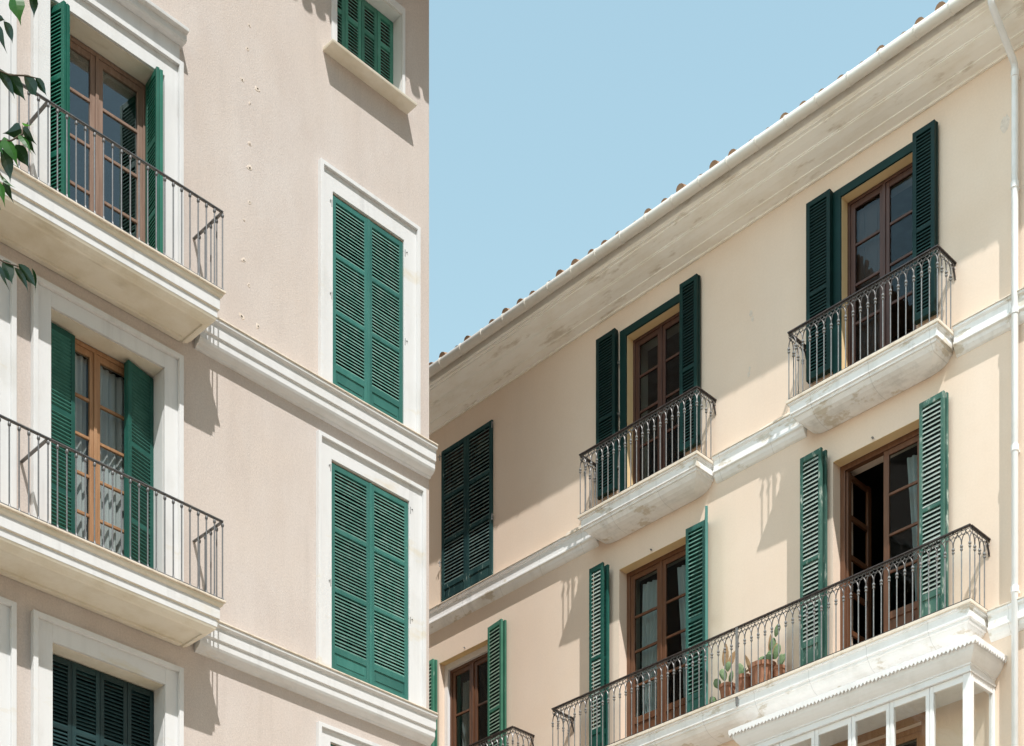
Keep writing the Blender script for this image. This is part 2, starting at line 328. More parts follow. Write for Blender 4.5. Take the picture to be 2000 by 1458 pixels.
def french_window(parent, u0, u1, h0, h1, dp, rails, m, lock=None, stile=.075, mull=.13, frame=.05, depth=.07, glass='glass', open_left=False, head=.075):
    f = MB(); c = (u0+u1)/2
    f.box(u0, u0+frame, dp-depth, dp+.015, h0, h1); f.box(u1-frame, u1, dp-depth, dp+.015, h0, h1); f.box(u0+frame, u1-frame, dp-depth, dp+.015, h1-frame, h1)
    a, b = u0+frame, u1-frame; g = MB(); rb = .036
    leaves = [(a, c-.003), (c+.003, b)]
    if open_left: leaves = leaves[1:]
    for x0, x1 in leaves:
        mid_l = x0 > c-.01
        sl = mull/2 if mid_l else stile; sr = stile if mid_l else mull/2
        f.box(x0, x0+sl, dp-.045, dp, h0, h1-frame); f.box(x1-sr, x1, dp-.045, dp, h0, h1-frame)
        xa, xb = x0+sl, x1-sr
        f.box(xa, xb, dp-.043, dp-.002, h1-frame-head, h1-frame)
        z = h1-frame-head
        for r in rails:
            f.box(xa, xb, dp-.040, dp-.006, r-rb/2, r+rb/2)
            g.box(xa, xb, dp-.026, dp-.022, r+rb/2, z); z = r-rb/2
        bot = lock if lock else h0+.12
        f.box(xa, xb, dp-.043, dp-.002, bot-.10, bot); g.box(xa, xb, dp-.026, dp-.022, bot, z)
        if lock:
            f.box(xa, xb, dp-.03, dp-.02, h0+.1, bot-.10); f.box(xa+.05, xb-.05, dp-.02, dp-.008, h0+.15, bot-.15)
        f.box(xa, xb, dp-.043, dp-.002, h0, h0+.1)
    if not open_left: f.box(c-.022, c+.022, dp, dp+.018, h0, h1-frame)
    o = f.build('window', m, parent, bevel=.004); g.build('pane', M[glass], o)
    if open_left:      # the left leaf swung into the room
        k = MB(); w = c-a; x = a+.03
        k.box(x-.04, x, dp-w, dp-.02, h0, h0+.12); k.box(x-.04, x, dp-w, dp-w+.09, h0+.12, h1-frame); k.box(x-.04, x, dp-.11, dp-.02, h0+.12, h1-frame)
        for r in list(rails)+[h1-frame-.05, lock or h0+.6]: k.box(x-.038, x-.002, dp-w+.09, dp-.11, r-.035, r+.035)
        k.build('open_leaf', m, o, bevel=.004)
    return o

def curtain(bld, u0, u1, h0, h1, d, label, tie=0, waves=7, amp=.035):
    n = 44; rows = 14; mb = MB(); ix = []
    for j in range(rows+1):
        z = h0+(h1-h0)*j/rows; t = 1-j/rows; row = []
        for i in range(n+1):
            x = i/n; k = 1-tie*math.sin(min(1, t*1.15)*math.pi/2)*.75
            uu = (x*(u1-u0)*k) if tie >= 0 else (u1-u0)-(1-x)*(u1-u0)*(1+tie*math.sin(min(1, t*1.15)*math.pi/2)*.75)
            row.append(mb.pt(uu, amp*math.sin(x*waves*2*math.pi+.6*math.sin(3*t))*(0.5+.5*t)+.01*math.sin(9*x+5*t), z-h0))
        ix.append(row)
    for j in range(rows):
        for i in range(n): mb.face(ix[j][i], ix[j][i+1], ix[j+1][i+1], ix[j+1][i])
    o = mb.build('curtain', M['curtain'], None, smooth=True)
    o.matrix_world = bld_matrix(bld) @ Matrix.Translation((u0, -d, h0)); tag(o, label, 'curtain', 'curtains behind the balcony doors'); return o
def bld_matrix(b): return Matrix.Translation(b.location) @ Matrix.Rotation(b.rotation_euler.z, 4, 'Z')

# ------------------------------------------------------------------ ground
g = MB(); R_ = 400
g.face(g.pt(-R_, -R_, 0), g.pt(R_, -R_, 0), g.pt(R_, R_, 0), g.pt(-R_, R_, 0))
tag(g.build('ground', M['ground']), None, None, kind='structure')
def bounce_pavement(loc, rz, u0, u1, width):  # unseen pale strip along a facade, added to throw light upward
    p = MB(); p.extrude([(.0, -.05), (width, -.05), (width, .11), (width-.015, .125), (.0, .125)], u0, u1)
    o = p.build('bounce_pavement', M['bounce_pavement']); o.location = loc; o.rotation_euler = (0, 0, rz); tag(o, None, None, kind='structure')
bounce_pavement((-1.2054, 23.6622, 0), math.radians(44.7935), -16, .0, 4.8)
bounce_pavement((-1.4492, 28.8021, 0), math.radians(-45.2080), -8, 3.9, 3.40)
bounce_pavement((-1.4492, 28.8021, 0), math.radians(-45.2080), 3.904, 20, 7.5)

# ================================================================== pink building (left)
PB = thing('pink_building', (-1.2054, 23.6622, 0), math.radians(44.7935),
           'pinkish stucco building with white stone surrounds, plain iron balconies and green louvred shutters', 'building')
LW_ = [(-1.72, -.53, 20.69, 22.0), (-1.80, -.505, 16.10, 18.775), (-1.82, -.405, 12.20, 15.085), (-1.84, -.38, 8.3, 11.2)]
BAYS = (0, -2.29)
FR = [(-6.07, -4.49, 15.975, 18.77), (-6.06, -4.49, 12.10, 15.10), (-6.04, -4.48, 8.25, 11.12)]
holes = LW_+[(a+o, b+o, c, e) for o in BAYS for a, b, c, e in FR]
shell(PB, -14, 0, 23.0, 8, M['pink'], holes, (8.2, 12.1, 15.97, 19.9))

BELT_L = [(0, 0), (.19, 0), (.19, -.038), (.16, -.055), (.155, -.06), (.155, -.205), (.133, -.212), (.133, -.305), (.12, -.335), (.09, -.362), (.05, -.378), (.04, -.40), (0, -.405)]
for h in (15.972, 12.092, 8.2):
    for a, b in ((-4.03, 0.0), (-14, -8.86)):
        m = MB(); m.extrude([(d, h+z) for d, z in BELT_L], a, b); o = m.build('stone_belt', [M['white_stone']], PB, bevel=.004)
        l = MB(); l.box(a, b, .002, .205, h+.001, h+.022); l.build('belt_lip', M['lip_stone'], o, bevel=.006)
SLAB_L = [(0.012, 0), (0.012, -.038), (.04, -.056), (.045, -.06), (.045, -.205), (.068, -.212), (.068, -.305), (.08, -.335), (.115, -.362), (.155, -.378),
          (.17, -.392), (.20, -.392), (.203, -.372)]
def simple_railing(parent, uL, uR, D, h, H=1.0):
    r = MB()
    r.box(uL, uR, D-.02, D+.02, h+H-.012, h+H); r.tube([(uL, D, h+H-.014), (uR, D, h+H-.014)], .013, 6)
    r.box(uL, uR, D-.016, D+.016, h+.012, h+.022)
    for u in (uL, uR):
        r.box(u-.02, u+.02, 0, D-.021, h+H-.012, h+H); r.box(u-.014, u+.014, 0, D-.017, h+.012, h+.022)
    o = r.build('railing', M['grey_iron'], parent)
    n = 40; first = None
    b = MB(); b.lathe(0, 0, [(.0095, .022), (.0095, H-.012)], 7); b.lathe(0, 0, [(.020, .001), (.020, .012), (.014, .034), (.011, .05)], 8)
    b.lathe(0, 0, [(.013, H-.075), (.019, H-.062), (.019, H-.045), (.013, H-.03)], 8)
    spots = [(uL+(uR-uL)*i/n, D) for i in range(n+1)]+[(uR, D*k/5) for k in (1, 2, 3, 4)]
    for u, d in spots:
        if u < -7.6: continue
        if first is None: first = b.build('baluster', M['grey_iron'], o, smooth=False); first.location = (u, -d, h)
        else: copy_of(first, 'baluster', o, (u, -d, h))
    dv = MB(); dv.box(-6.45, -6.41, 0, D-.021, h+H-.012, h+H); dv.build('dividing_bar', M['grey_iron'], o)
    rest = MB()
    for u, d in [s for s in spots if s[0] < -7.6]+[(uL, D*k/5) for k in (1, 2, 3, 4)]: rest.lathe(u, d, [(.0095, h+.001), (.0095, h+H-.012)], 7)
    rr = rest.build('far_balusters', M['grey_iron'], o); rr['kind'] = 'stuff'
    return o
for h in (15.955, 12.085):
    m = MB(); m.slab(-8.85, -4.015, .655, SLAB_L, h); m.box(-8.6, -4.26, .006, .075, h-.405, h-.37)
    o = m.build('balcony', M['soffit_stone'], PB, bevel=.005)
    # white painted fascia bands and a stone lip set on the slab's edge
    f = MB()
    for i, z0, z1 in ((.045, -.205, -.06), (.068, -.305, -.213)):
        D = .655-i+.003; a, b = -8.85+i-.003, -4.015-i+.003
        f.box(a, b, D-.02, D, h+z0, h+z1); f.box(a, a+.02, 0.0, D-.02, h+z0, h+z1); f.box(b-.02, b, 0.0, D-.02, h+z0, h+z1)
    f.build('fascia', M['white_stone'], o, bevel=.003)
    l = MB(); l.slab(-8.862, -4.003, .667, [(0, .020), (0, -.002), (.006, -.006)], h+.004); l.build('slab_lip', M['lip_stone'], o, bevel=.005)
    l = MB(); l.box(-8.78, -4.085, .001, .585, h+.02, h+.03); l.build('balcony_floor', M['bounce_tiles'], o)  # added tile sheet, unseen from below, for warm bounce
    simple_railing(PB, -8.83, -4.035, .635, h+.022, 1.0)

def surround(parent, hole, uL, uR, top, bottom, fil=.055, d_in=.03, d_out=.068, m='white_stone'):
    a, b, c, e = hole; f = MB()
    f.box(uL, uL+fil, 0, d_out, bottom, top); f.box(uR-fil, uR, 0, d_out, bottom, top); f.box(uL+fil, uR-fil, 0, d_out, top-fil, top)
    f.box(uL+fil, a, 0, d_in, bottom, top-fil); f.box(b, uR-fil, 0, d_in, bottom, top-fil); f.box(a, b, 0, d_in, e, top-fil)
    # stone lining of the reveal
    f.box(a, a+.006, -.25, -.001, c, e-.006); f.box(b-.006, b, -.25, -.001, c, e-.006); h_ = MB(); h_.box(a, b, -.25, -.001, e-.006, e)
    h_.build('lintel_lining', M['soffit_stone'], parent)
    return f.build('window_surround', M[m], parent, bevel=.005)
surround(PB, LW_[1], -2.035, -.222, 19.085, 15.994)
surround(PB, LW_[2], -2.072, -.112, 15.365, 12.114)
surround(PB, LW_[3], -2.07, -.10, 11.40, 8.222)
a, b, c, e = LW_[0]; f = MB()
f.box(a-.09, a, 0, .03, c, e+.1); f.box(b, b+.05, 0, .03, c, e+.1); f.box(a, b, 0, .03, e, e+.1)
f.box(a, a+.006, -.24, -.001, c, e-.006); f.box(b-.006, b, -.24, -.001, c, e-.006); f.box(a, b, -.24, -.001, e-.006, e); f.build('window_surround', M['white_stone'], PB, bevel=.004)
f = MB(); f.hexa([(-1.95, .215, 20.63), (-.425, .215, 20.63), (-.425, -.25, 20.63), (-1.95, -.25, 20.63), (-1.955, .225, 20.665), (-.42, .225, 20.665), (-.42, -.25, 20.69), (-1.955, -.25, 20.69)])
f.build('window_sill', M['soffit_stone'], PB, bevel=.006)
for o_ in BAYS:
    for i, (a, b, c, e) in enumerate(FR):
        uL, uR = (-6.31, -4.235); top = (19.06, 15.345, 11.39)[i]
        surround(PB, (a+o_, b+o_, c, e), uL+o_, uR+o_, top, (15.98, 12.11, 8.22)[i], .062, .035, .078)
    f = MB(); f.box(-6.27+o_, -4.275+o_, 0, .045, 19.061, 19.27)
    f.extrude([(0, 19.271), (.13, 19.271), (.145, 19.29), (.145, 19.36), (.20, 19.37), (.205, 19.41), (0, 19.42)], -6.31+o_, -4.235+o_)
    f.build('window_hood', M['white_stone'], PB, bevel=.004)

# closed two-leaf shutters, right-hand column
for (a, b, c, e), r1, r2, pn, hk in ((LW_[1], 17.945, 17.165, 16.36, ((0, 18.62), (0, 17.35))), (LW_[2], 14.16, 13.33, 12.46, ((0, 14.98), (0, 13.4)))):
    w = (b-a)/2-.004; H0, H1 = c+.03, e-.03
    leaf(PB, a+.004, -.012, 0, w, H0, H1, (r1, r2), pn, M['green'], hooks=hk)
    leaf(PB, a+.008+w, -.012, 0, w-.004, H0, H1, (r1, r2), pn, M['green'], hooks=[(w, z) for _, z in hk])
    ib = MB(); ib.box(a+w-.012, a+w+.030, .0095, .016, H0, H1); ib.build('shutter_cover_strip', M['green'], PB, bevel=.003)
# four narrow leaves: attic window and the lowest window of the left column
def four_leaf(hole, rails, d, m):
    a, b, c, e = hole; w = (b-a)/4
    for k in range(4): leaf(PB, a+k*w+.003, d, 0, w-.006, c+.012, e-.012, rails, None, m, stile=.055, bars=.055)
four_leaf((-1.72, -.535, 20.70, 22.0), (21.05, 21.55)[::-1], -.19, M['pale_green'])
four_leaf((-6.03, -4.49, 8.3, 11.11), (10.25, 9.4), -.23, M['black_green'])
four_leaf((-6.03-2.29, -4.49-2.29, 8.3, 11.11), (10.25, 9.4), -.23, M['black_green'])
# open balcony doors
for o_ in BAYS:
    # upper: leaves folded back square to the wall
    for u_, an, w_, fl in ((-6.055, 73, .375, False), (-6.0, 73, .365, True), (-4.60, 99, .345, False), (-4.548, 99, .34, True)):
        leaf(PB, u_+o_, -.20, math.radians(an), w_, 16.0, 18.72, (17.85, 16.95), None, M['bright_green'], flip=fl, stile=.05)
    french_window(PB, -5.98+o_, -4.565+o_, 15.98, 18.76, -.27, (18.13, 17.565, 16.99, 16.45), M['faded_wood'], mull=.17, glass='sky_glass')
    # middle: outer leaves left standing in the reveal
    leaf(PB, -6.04+o_, -.17, math.radians(-4), .42, 12.12, 15.06, (14.05, 13.1), None, M['deep_green'], stile=.055, flip=True)
    leaf(PB, -4.93+o_, -.12, math.radians(-14), .44, 12.12, 15.06, (14.05, 13.1), None, M['deep_green'], stile=.055, flip=True)
    leaf(PB, -4.93+o_, -.17, math.radians(-14), .43, 12.12, 15.06, (14.05, 13.1), None, M['deep_green'], stile=.055, flip=True)
    french_window(PB, -6.03+o_, -4.56+o_, 12.11, 15.09, -.27, (14.43, 13.96, 13.49, 13.01, 12.55), M['honey_wood'], mull=.14, glass='thin_glass')
# dark glazed windows behind the closed shutters
for (a, b, c, e), dp in ((LW_[0], -.27), (LW_[1], -.095), (LW_[2], -.095), (LW_[3], -.095), (FR[2], -.31), ((FR[2][0]-2.29, FR[2][1]-2.29, *FR[2][2:]), -.31)):
    french_window(PB, a+.007, b-.007, c, e-.007, dp, ((c+e)/2, ), M['dark_wood'])
for k_ in range(2):
    a, b, c, e = LW_[3]; w = (b-a)/2-.004
    leaf(PB, a+.004+k_*(w+.004), -.012, 0, w, c+.03, e-.03, (10.3, 9.4), 8.6, M['green'])
curtain(PB, -5.93, -5.36, 12.3, 14.98, -.37, 'pale curtain behind the left glazed leaf of the middle balcony door of the pink building', waves=6)
curtain(PB, -5.28, -4.70, 12.3, 14.98, -.37, 'pale curtain behind the right glazed leaf of the middle balcony door of the pink building', waves=6)
# little patched anchor holes running down the wall
pm = MB(); n = 9; ring = [pm.pt(.045*math.cos(2*math.pi*k/n)*random.uniform(.6, 1), .004, .05*math.sin(2*math.pi*k/n)*random.uniform(.6, 1.1)) for k in range(n)]
pm.face(*ring); base_ring = [pm.pt(pm.v[i][0]*1.15, 0, pm.v[i][2]*1.15) for i in ring]
for k in range(n): pm.face(ring[k], ring[(k+1) % n], base_ring[(k+1) % n], base_ring[k])
pm.cur = 1; hr = [pm.pt(.006+.012*math.cos(2*math.pi*k/6), .0075, -.006+.014*math.sin(2*math.pi*k/6)) for k in range(6)]; pm.face(*hr)
first = None
for u, h in ((-3.17, 20.227), (-3.204, 19.902), (-3.282, 19.449), (-3.048, 19.466), (-3.166, 19.209), (-3.166, 18.676), (-3.166, 18.362), (-3.17, 17.901),
             (-3.255, 17.624), (-3.262, 17.097), (-3.181, 16.805), (-3.289, 16.341), (-3.037, 16.342)):
    if first is None: first = pm.build('plaster_patch', [M['plaster'], M['hole']], PB); first.location = (u, 0, h); o = first
    else: o = copy_of(first, 'plaster_patch', PB, (u, 0, h))
    o.rotation_euler = (0, random.uniform(0, 6), 0); s = random.uniform(.38, .85); o.scale = (s, 1, s*random.uniform(.8, 1.6))
# eave and roof
r = MB(); r.extrude([(1.0, 23.0), (1.0, 23.06), (-8.0, 25.2), (-8.0, 23.0)], -14.2, .02)
for k in range(58):
    u = -14.1+k*.245+random.uniform(-.015, .015); e = 1.09+random.uniform(-.03, .03)
    pts = [(u, e, 23.06), (u, e-2.2, 23.56)]; r.tube(pts, [.085, .095], 10)
r.build('roof', M['roof_tile'], PB)

# ================================================================== cream building (right)
CB = thing('cream_building', (-1.4492, 28.8021, 0), math.radians(-45.2080),
           'cream yellow building with wrought iron balconies, a stained white cornice and a tiled roof', 'building')
RT = [(.33, 1.605, 16.24, 18.945), (4.62, 5.762, 16.17, 18.92), (8.585, 9.77, 16.17, 18.945)]
R2 = [(.24, 1.552, 12.31, 15.272), (4.455, 5.858, 12.31, 15.325), (8.44, 9.825, 12.31, 15.318)]
R1 = [(8.42, 9.86, 8.4, 11.24)]
shell(CB, -8, 20, 19.75, 8, M['cream'], RT+R2+R1, (8.3, 12.3, 16.2))
BELT_R = [(0, 0), (.115, 0), (.115, -.03), (.09, -.05), (.085, -.055), (.085, -.19), (.108, -.205), (.108, -.235), (.08, -.25), (.065, -.29), (.03, -.335), (0, -.355)]
for h, segs in ((16.215, ((-8, 4.03), (6.392, 8.0), (10.372, 20))), (12.295, ((-8, -.75), (2.60, 3.465), (10.868, 20)))):
    for a, b in segs:
        m = MB(); m.extrude([(d, h+z) for d, z in BELT_R], a, b); o = m.build('stone_belt', M['slab'], CB, bevel=.004)
        l = MB(); l.box(a, b, .002, .125, h+.001, h+.02); l.build('belt_lip', M['lip_stone'], o, bevel=.006)
m = MB(); m.hexa([(3.40, .13, 16.20), (4.02, .13, 16.20), (4.02, 0, 16.20), (3.40, 0, 16.20), (3.42, .12, 16.265), (4.02, .12, 16.265), (4.02, 0, 16.265), (3.42, 0, 16.265)])
m.hexa([(7.25, .13, 16.215), (7.98, .13, 16.215), (7.98, 0, 16.215), (7.25, 0, 16.215), (7.27, .12, 16.25), (7.98, .12, 16.27), (7.98, 0, 16.27), (7.27, 0, 16.25)])
m.build('mortar_step', M['lip_stone'], CB, bevel=.01)
SLAB_R = [(.01, 0), (.01, -.04), (.035, -.05), (.035, -.165), (.06, -.17), (.06, -.205), (.085, -.212), (.09, -.225), (.12, -.265), (.17, -.297), (.235, -.322), (.30, -.335), (.40, -.342)]

def scroll_railing(parent, uL, uR, D, h, n, separate=True, post=None, H=.97):
    r = MB(); z = h+H
    r.box(uL-.012, uR+.012, D-.021, D+.021, z-.016, z); r.box(uL, uR, D-.012, D+.012, h+.018, h+.03)
    for u in (uL, uR):
        r.box(u-.021, u+.021, 0, D-.022, z-.016, z); r.box(u-.012, u+.012, 0, D-.015, h+.018, h+.03)
    for u, sg in ((uL, 1), (uR, -1)):   # scrolled stay at the wall end of the rail
        c = [(u, .03+.05*math.cos(t)*(1-.10*t), z-.05-.055*t+.02*math.sin(t*2)) for t in [k*.45 for k in range(8)]]
        r.tube(c, [.013]*6+[.012, .02], 6)
    if post:
        q_ = MB(); q_.box(post-.02, post+.02, D+.016, D+.028, h-.13, z-.017); q_.box(post-.016, post+.016, D+.005, D+.027, h-.17, h-.131)
    o = r.build('railing', M['rail'], parent)
    if post: q_.build('railing_post', M['iron'], o)
    b = MB(); b.lathe(0, 0, [(.0085, .03), (.0085, .73)], 7)
    b.lathe(0, 0, [(.010, .675), (.019, .685), (.019, .700), (.010, .708)], 8); b.lathe(0, 0, [(.010, .713), (.022, .726), (.017, .748), (.007, .758)], 8)
    p = (uR-uL)/n; nr = 4; q = D/nr
    spots = [(uL+p*i, D) for i in range(n+1)]; ret = [(u, q*k) for u in (uL, uR) for k in range(1, nr)]
    if separate:
        f = None
        for u, d in spots:
            if f is None: f = b.build('baluster', M['iron'], o); f.location = (u, -d, h)
            else: copy_of(f, 'baluster', o, (u, -d, h))
    for set_ in ([[q_ for q_ in ret if q_[0] == uL], [q_ for q_ in ret if q_[0] == uR]] if separate else [spots+ret]):
        rb = MB()
        for u, d in set_:
            rb.lathe(u, d, [(.0085, h+.03), (.0085, h+.73)], 7); rb.lathe(u, d, [(.010, h+.675), (.019, h+.685), (.019, h+.700), (.010, h+.708)], 8)
            rb.lathe(u, d, [(.010, h+.713), (.022, h+.726), (.017, h+.748), (.007, h+.758)], 8)
        x = rb.build('return_balusters' if separate else 'balusters', M['iron'], o); x['kind'] = 'stuff'
    s = MB()
    def bay(A, B):
        L = lambda t, z_: (A[0]+(B[0]-A[0])*t, A[1]+(B[1]-A[1])*t, h+z_)
        for sd in (0, 1):
            X = lambda t: t if sd == 0 else 1-t
            s.tube([L(X(.0), .75), L(X(.015), .79), (L(X(.08), .825)), L(X(.19), .857), L(X(.34), .882), L(X(.5), .896), L(X(.60), .898)], [.0095, .0085, .008, .0078, .0072, .0065, .005], 5)
        s.tube([L(.5, .898), L(.5, .956)], .0065, 5)                                   # stem of the fleuron
        for sg in (-1, 1):      # leaf tips curling away from the arch and a hanging drop between the fleurons
            s.tube([L(.5+sg*.30, .886), L(.5+sg*.20, .872), L(.5+sg*.10, .868), L(.5+sg*.07, .88)], [.006, .006, .0055, .005], 5)
            s.tube([L(.5+sg*.36, .878), L(.5+sg*.47, .892), L(.5+sg*.5, .912)], [.006, .006, .0055], 5)
        s.tube([L(0, .955), L(0, .935), L(0, .925)], [.006, .008, .006], 5)
        for sg in (-1, 1):
            s.tube([L(.5, .918), L(.5+sg*.12, .925), L(.5+sg*.2, .938), L(.5+sg*.17, .95)], [.006, .006, .0055, .005], 5)
            s.tube([L(.5+sg*.46, .955), L(.5+sg*.40, .93), L(.5+sg*.30, .922), L(.5+sg*.27, .935)], [.0055, .0055, .005, .005], 5)
    for i in range(n): bay(spots[i], spots[i+1])
    for u in (uL, uR):
        for k in range(nr): bay((u, q*k), (u, q*(k+1)))
    s.build('scrollwork', M['scroll'], o)
    return o
def right_balcony(uL, uR, D, h, n, separate=True, post=None):
    m = MB(); m.slab(uL, uR, D, SLAB_R, h); o = m.build('balcony', M['slab'], CB, bevel=.005)
    l = MB(); l.slab(uL-.006, uR+.006, D+.006, [(0, .022), (0, -.022), (.012, -.028)], h+.006); l.build('slab_lip', M['lip_stone'], o, bevel=.005)
    l = MB(); l.box(uL+.07, uR-.07, .001, D-.07, h+.027, h+.033); l.build('balcony_floor', M['bounce_tiles'], o)  # unseen tile layer added to bounce warm light on the lintels
    scroll_railing(CB, uL+.025, uR-.025, D-.03, h+.022, n, separate, post)
right_balcony(4.005, 6.392, .475, 16.135, 20)
right_balcony(7.985, 10.372, .475, 16.135, 20)
right_balcony(3.45, 10.865, .52, 12.30, 62, post=7.15)
right_balcony(-.75, 2.595, .52, 12.30, 28, separate=False)

# cornice, gutter, roof, downpipe
cp = [(0, 19.395), (.035, 19.395), (.04, 19.42), (.165, 19.442), (.168, 19.456), (.29, 19.492), (.38, 19.53), (.382, 19.542),
      (.395, 19.544), (.397, 19.556), (.48, 19.59), (.56, 19.63), (.563, 19.648), (.60, 19.655), (.603, 19.675), (.63, 19.69), (.635, 19.80), (0, 19.80)]
m = MB(); m.extrude(cp, -8.1, 20.1); m.build('cornice', M['cornice'], CB)
gt = MB(); gt.tube([(-8.1, .745, 19.79), (20.1, .745, 19.79)], .077, 18); gutter = gt.build('gutter', M['gutter'], CB, smooth=True)
k = MB(); n = 18
for j in range(n):
    for w0, w1 in ((-.011, .011),):
        P = []
        for du in (w0, w1):
            for rr in (.075, .086):
                for th in (2*math.pi*j/n, 2*math.pi*(j+1)/n): P.append((du, rr*math.cos(th), rr*math.sin(th)))
        k.hexa([P[0], P[1], P[3], P[2], P[4], P[5], P[7], P[6]])
f0 = None
for i in range(26):
    u = .12+.505*i
    if f0 is None: f0 = k.build('gutter_bracket', M['gutter'], gutter); f0.location = (u, -.745, 19.79)
    else: copy_of(f0, 'gutter_bracket', gutter, (u, -.745, 19.79))
r = MB(); r.extrude([(.66, 19.801), (.70, 19.84), (-8.0, 22.4), (-8.0, 19.801)], -8.1, 20.1)
for i in range(92):
    u = -8+i*.305+random.uniform(-.03, .03); e = .74+random.uniform(-.04, .045); z = 19.848+random.uniform(-.014, .014)
    r.tube([(u, e, z), (u, e-.5, z+.15), (u, e-2.0, z+.6)], [.08, .085, .09], 12)
r.build('roof', M['roof_tile'], CB)
dpu = 11.255
d_ = MB(); d_.tube([(dpu+.02, .745, 19.75), (dpu+.018, .738, 19.54), (dpu+.016, .71, 19.50), (dpu+.002, .15, 19.16), (dpu, .112, 19.12), (dpu, .105, 19.06), (dpu, .105, 0)], .043, 14)
dpipe = d_.build('downpipe', M['white_paint'], CB, smooth=True)
for z in (19.02, 17.6, 16.0, 14.25, 12.45):
    q = MB(); q.lathe(dpu, .105, [(.044, z-.05), (.052, z-.045), (.052, z+.035), (.044, z+.04)], 14); q.box(dpu-.014, dpu+.014, 0, .05, z-.02, z+.01)
    q.build('pipe_clip', M['white_paint'], dpipe)

# closed shutters, top row
a, b, c, e = RT[0]; w = (b-a)/2-.002
leaf(CB, a, .012, 0, w, c, e, (18.10, 17.33), 16.50, M['teal_green'], pitch=.062, tilt=.044, hooks=((0, 18.86), (0, 17.0)))
leaf(CB, a+w+.004, .012, 0, w, c, e, (18.10, 17.33), 16.50, M['teal_green'], pitch=.062, tilt=.044, hooks=((w, 18.86), (w, 17.3)))
french_window(CB, *RT[0], -.075, (17.6, ), M['dark_wood'])
# top row: folded leaves lying open against the wall, green door frame
for (a, b, c, e), uo, wl, wr in ((RT[1], 4.065, .40, .335), (RT[2], 8.07, .40, .335)):
    for k in range(2):
        leaf(CB, uo-.005*k, .10-.047*k, 0, wl, 16.56, 19.07, (17.75, ), None, M['dark_green'], stile=.06, bars=.05, flip=k == 1)
        leaf(CB, b+.008+.006*k, .10-.047*k, 0, wr, 16.56, 19.09, (17.75, ), None, M['dark_green'], stile=.06, bars=.05, flip=k == 1)
    f = MB(); f.box(a-.13, a, .0, .03, c, e+.12); f.box(a, b, .0, .03, e, e+.12); f.build('door_frame', M['dark_green'], CB, bevel=.004)
    for z in (18.55, 17.75, 16.9):
        k = MB(); k.tube([(a-.145, .03, z-.03), (a-.145, .06, z), (a-.145, .03, z+.03)], .012, 5)
        k.build('hinge', M['iron'], CB)
    french_window(CB, a+.0, b-.0, c, e-.01, -.15, (18.30, 17.74, 17.2), M['dark_wood'], mull=.15, lock=16.62, frame=.045)
# brown inner shutter standing closed behind the left glazed leaf of the farther door
a, b, c, e = RT[2]; f = MB(); f.box(a+.05, (a+b)/2-.03, -.27, -.245, c+.02, e-.03); f.box(a+.10, a+.22, -.245, -.237, c+.5, e-.2); f.box(a+.28, a+.42, -.245, -.237, c+.5, e-.2)
f.build('inner_shutter', M['dark_wood'], CB, bevel=.004)
# lower row of balcony doors
def fold(u, d, ang, w, h0, h1, rails, m, flip=False, gap=.055, slat=None):
    leaf(CB, u, d, ang, w, h0, h1, rails, 12.75, m, flip=flip, pitch=.062, stile=.05, bars=.05, t=.04, tilt=.04, slat=slat)
    leaf(CB, u+.012, d-gap, ang*.4, w, h0, h1, rails, 12.75, m, flip=not flip, pitch=.062, stile=.05, bars=.05, t=.04, tilt=.05, slat='black_green_slat')  # back slats coloured near black so the louvre gaps look shaded
H0, H1 = 12.34, 15.40
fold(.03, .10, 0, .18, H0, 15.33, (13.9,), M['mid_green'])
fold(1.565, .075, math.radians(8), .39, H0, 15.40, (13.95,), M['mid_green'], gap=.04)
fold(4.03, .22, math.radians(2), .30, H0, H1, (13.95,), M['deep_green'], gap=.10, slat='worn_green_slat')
leaf(CB, 5.875, .028, 0, .36, H0, 15.35, (13.95,), 12.75, M['deep_green'], flip=True, pitch=.062, stile=.05, t=.034, tilt=.05)  # backing leaf added behind to make the louvre gaps dark
leaf(CB, 5.87, .075, 0, .37, H0, 15.36, (13.95,), 12.75, M['green'], flip=False, pitch=.062, stile=.05, t=.04, tilt=.03)
leaf(CB, 6.25, .085, math.radians(50), .36, H0, 15.36, (13.95,), 12.75, M['green'], flip=True, pitch=.062, stile=.05, t=.04, tilt=.03)
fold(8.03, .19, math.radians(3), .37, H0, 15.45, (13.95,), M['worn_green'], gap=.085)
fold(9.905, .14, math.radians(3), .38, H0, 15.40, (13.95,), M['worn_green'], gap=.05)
a, b, c, e = R2[0]
f = MB(); f.box(a+.002, a+.09, -.20, -.12, c, e-.002); f.box(b-.06, b-.002, -.20, -.12, c, e-.002); f.box(a+.09, b-.06, -.20, -.12, e-.10, e-.002)
f.build('white_door_lining', M['white_paint'], CB, bevel=.004)
french_window(CB, a+.09, b-.06, c, e-.10, -.19, (14.35, 13.4), M['wood'], mull=.19, lock=13.0)
a, b, c, e = R2[1]; french_window(CB, a, b, c, e-.0, -.19, (14.585, 14.04, 13.5), M['wood'], mull=.17, lock=13.0, stile=.08, frame=.07)
a, b, c, e = R2[2]; french_window(CB, a, b, c, e-.0, -.19, (14.62, 14.06, 13.55), M['wood'], mull=.17, lock=13.0, stile=.08, frame=.08, open_left=True)
a, b, c, e = R1[0]
f = MB(); f.box(a-.10, a, 0, .035, c, e+.10); f.box(b, b+.10, 0, .035, c, e+.10); f.box(a, b, 0, .035, e, e+.10); f.build('door_casing', M['honey_wood'], CB, bevel=.006)
french_window(CB, a, b, c, e, -.10, (10.8, 10.2, 9.6), M['honey_wood'], mull=.17, lock=9.3, stile=.08, frame=.07)
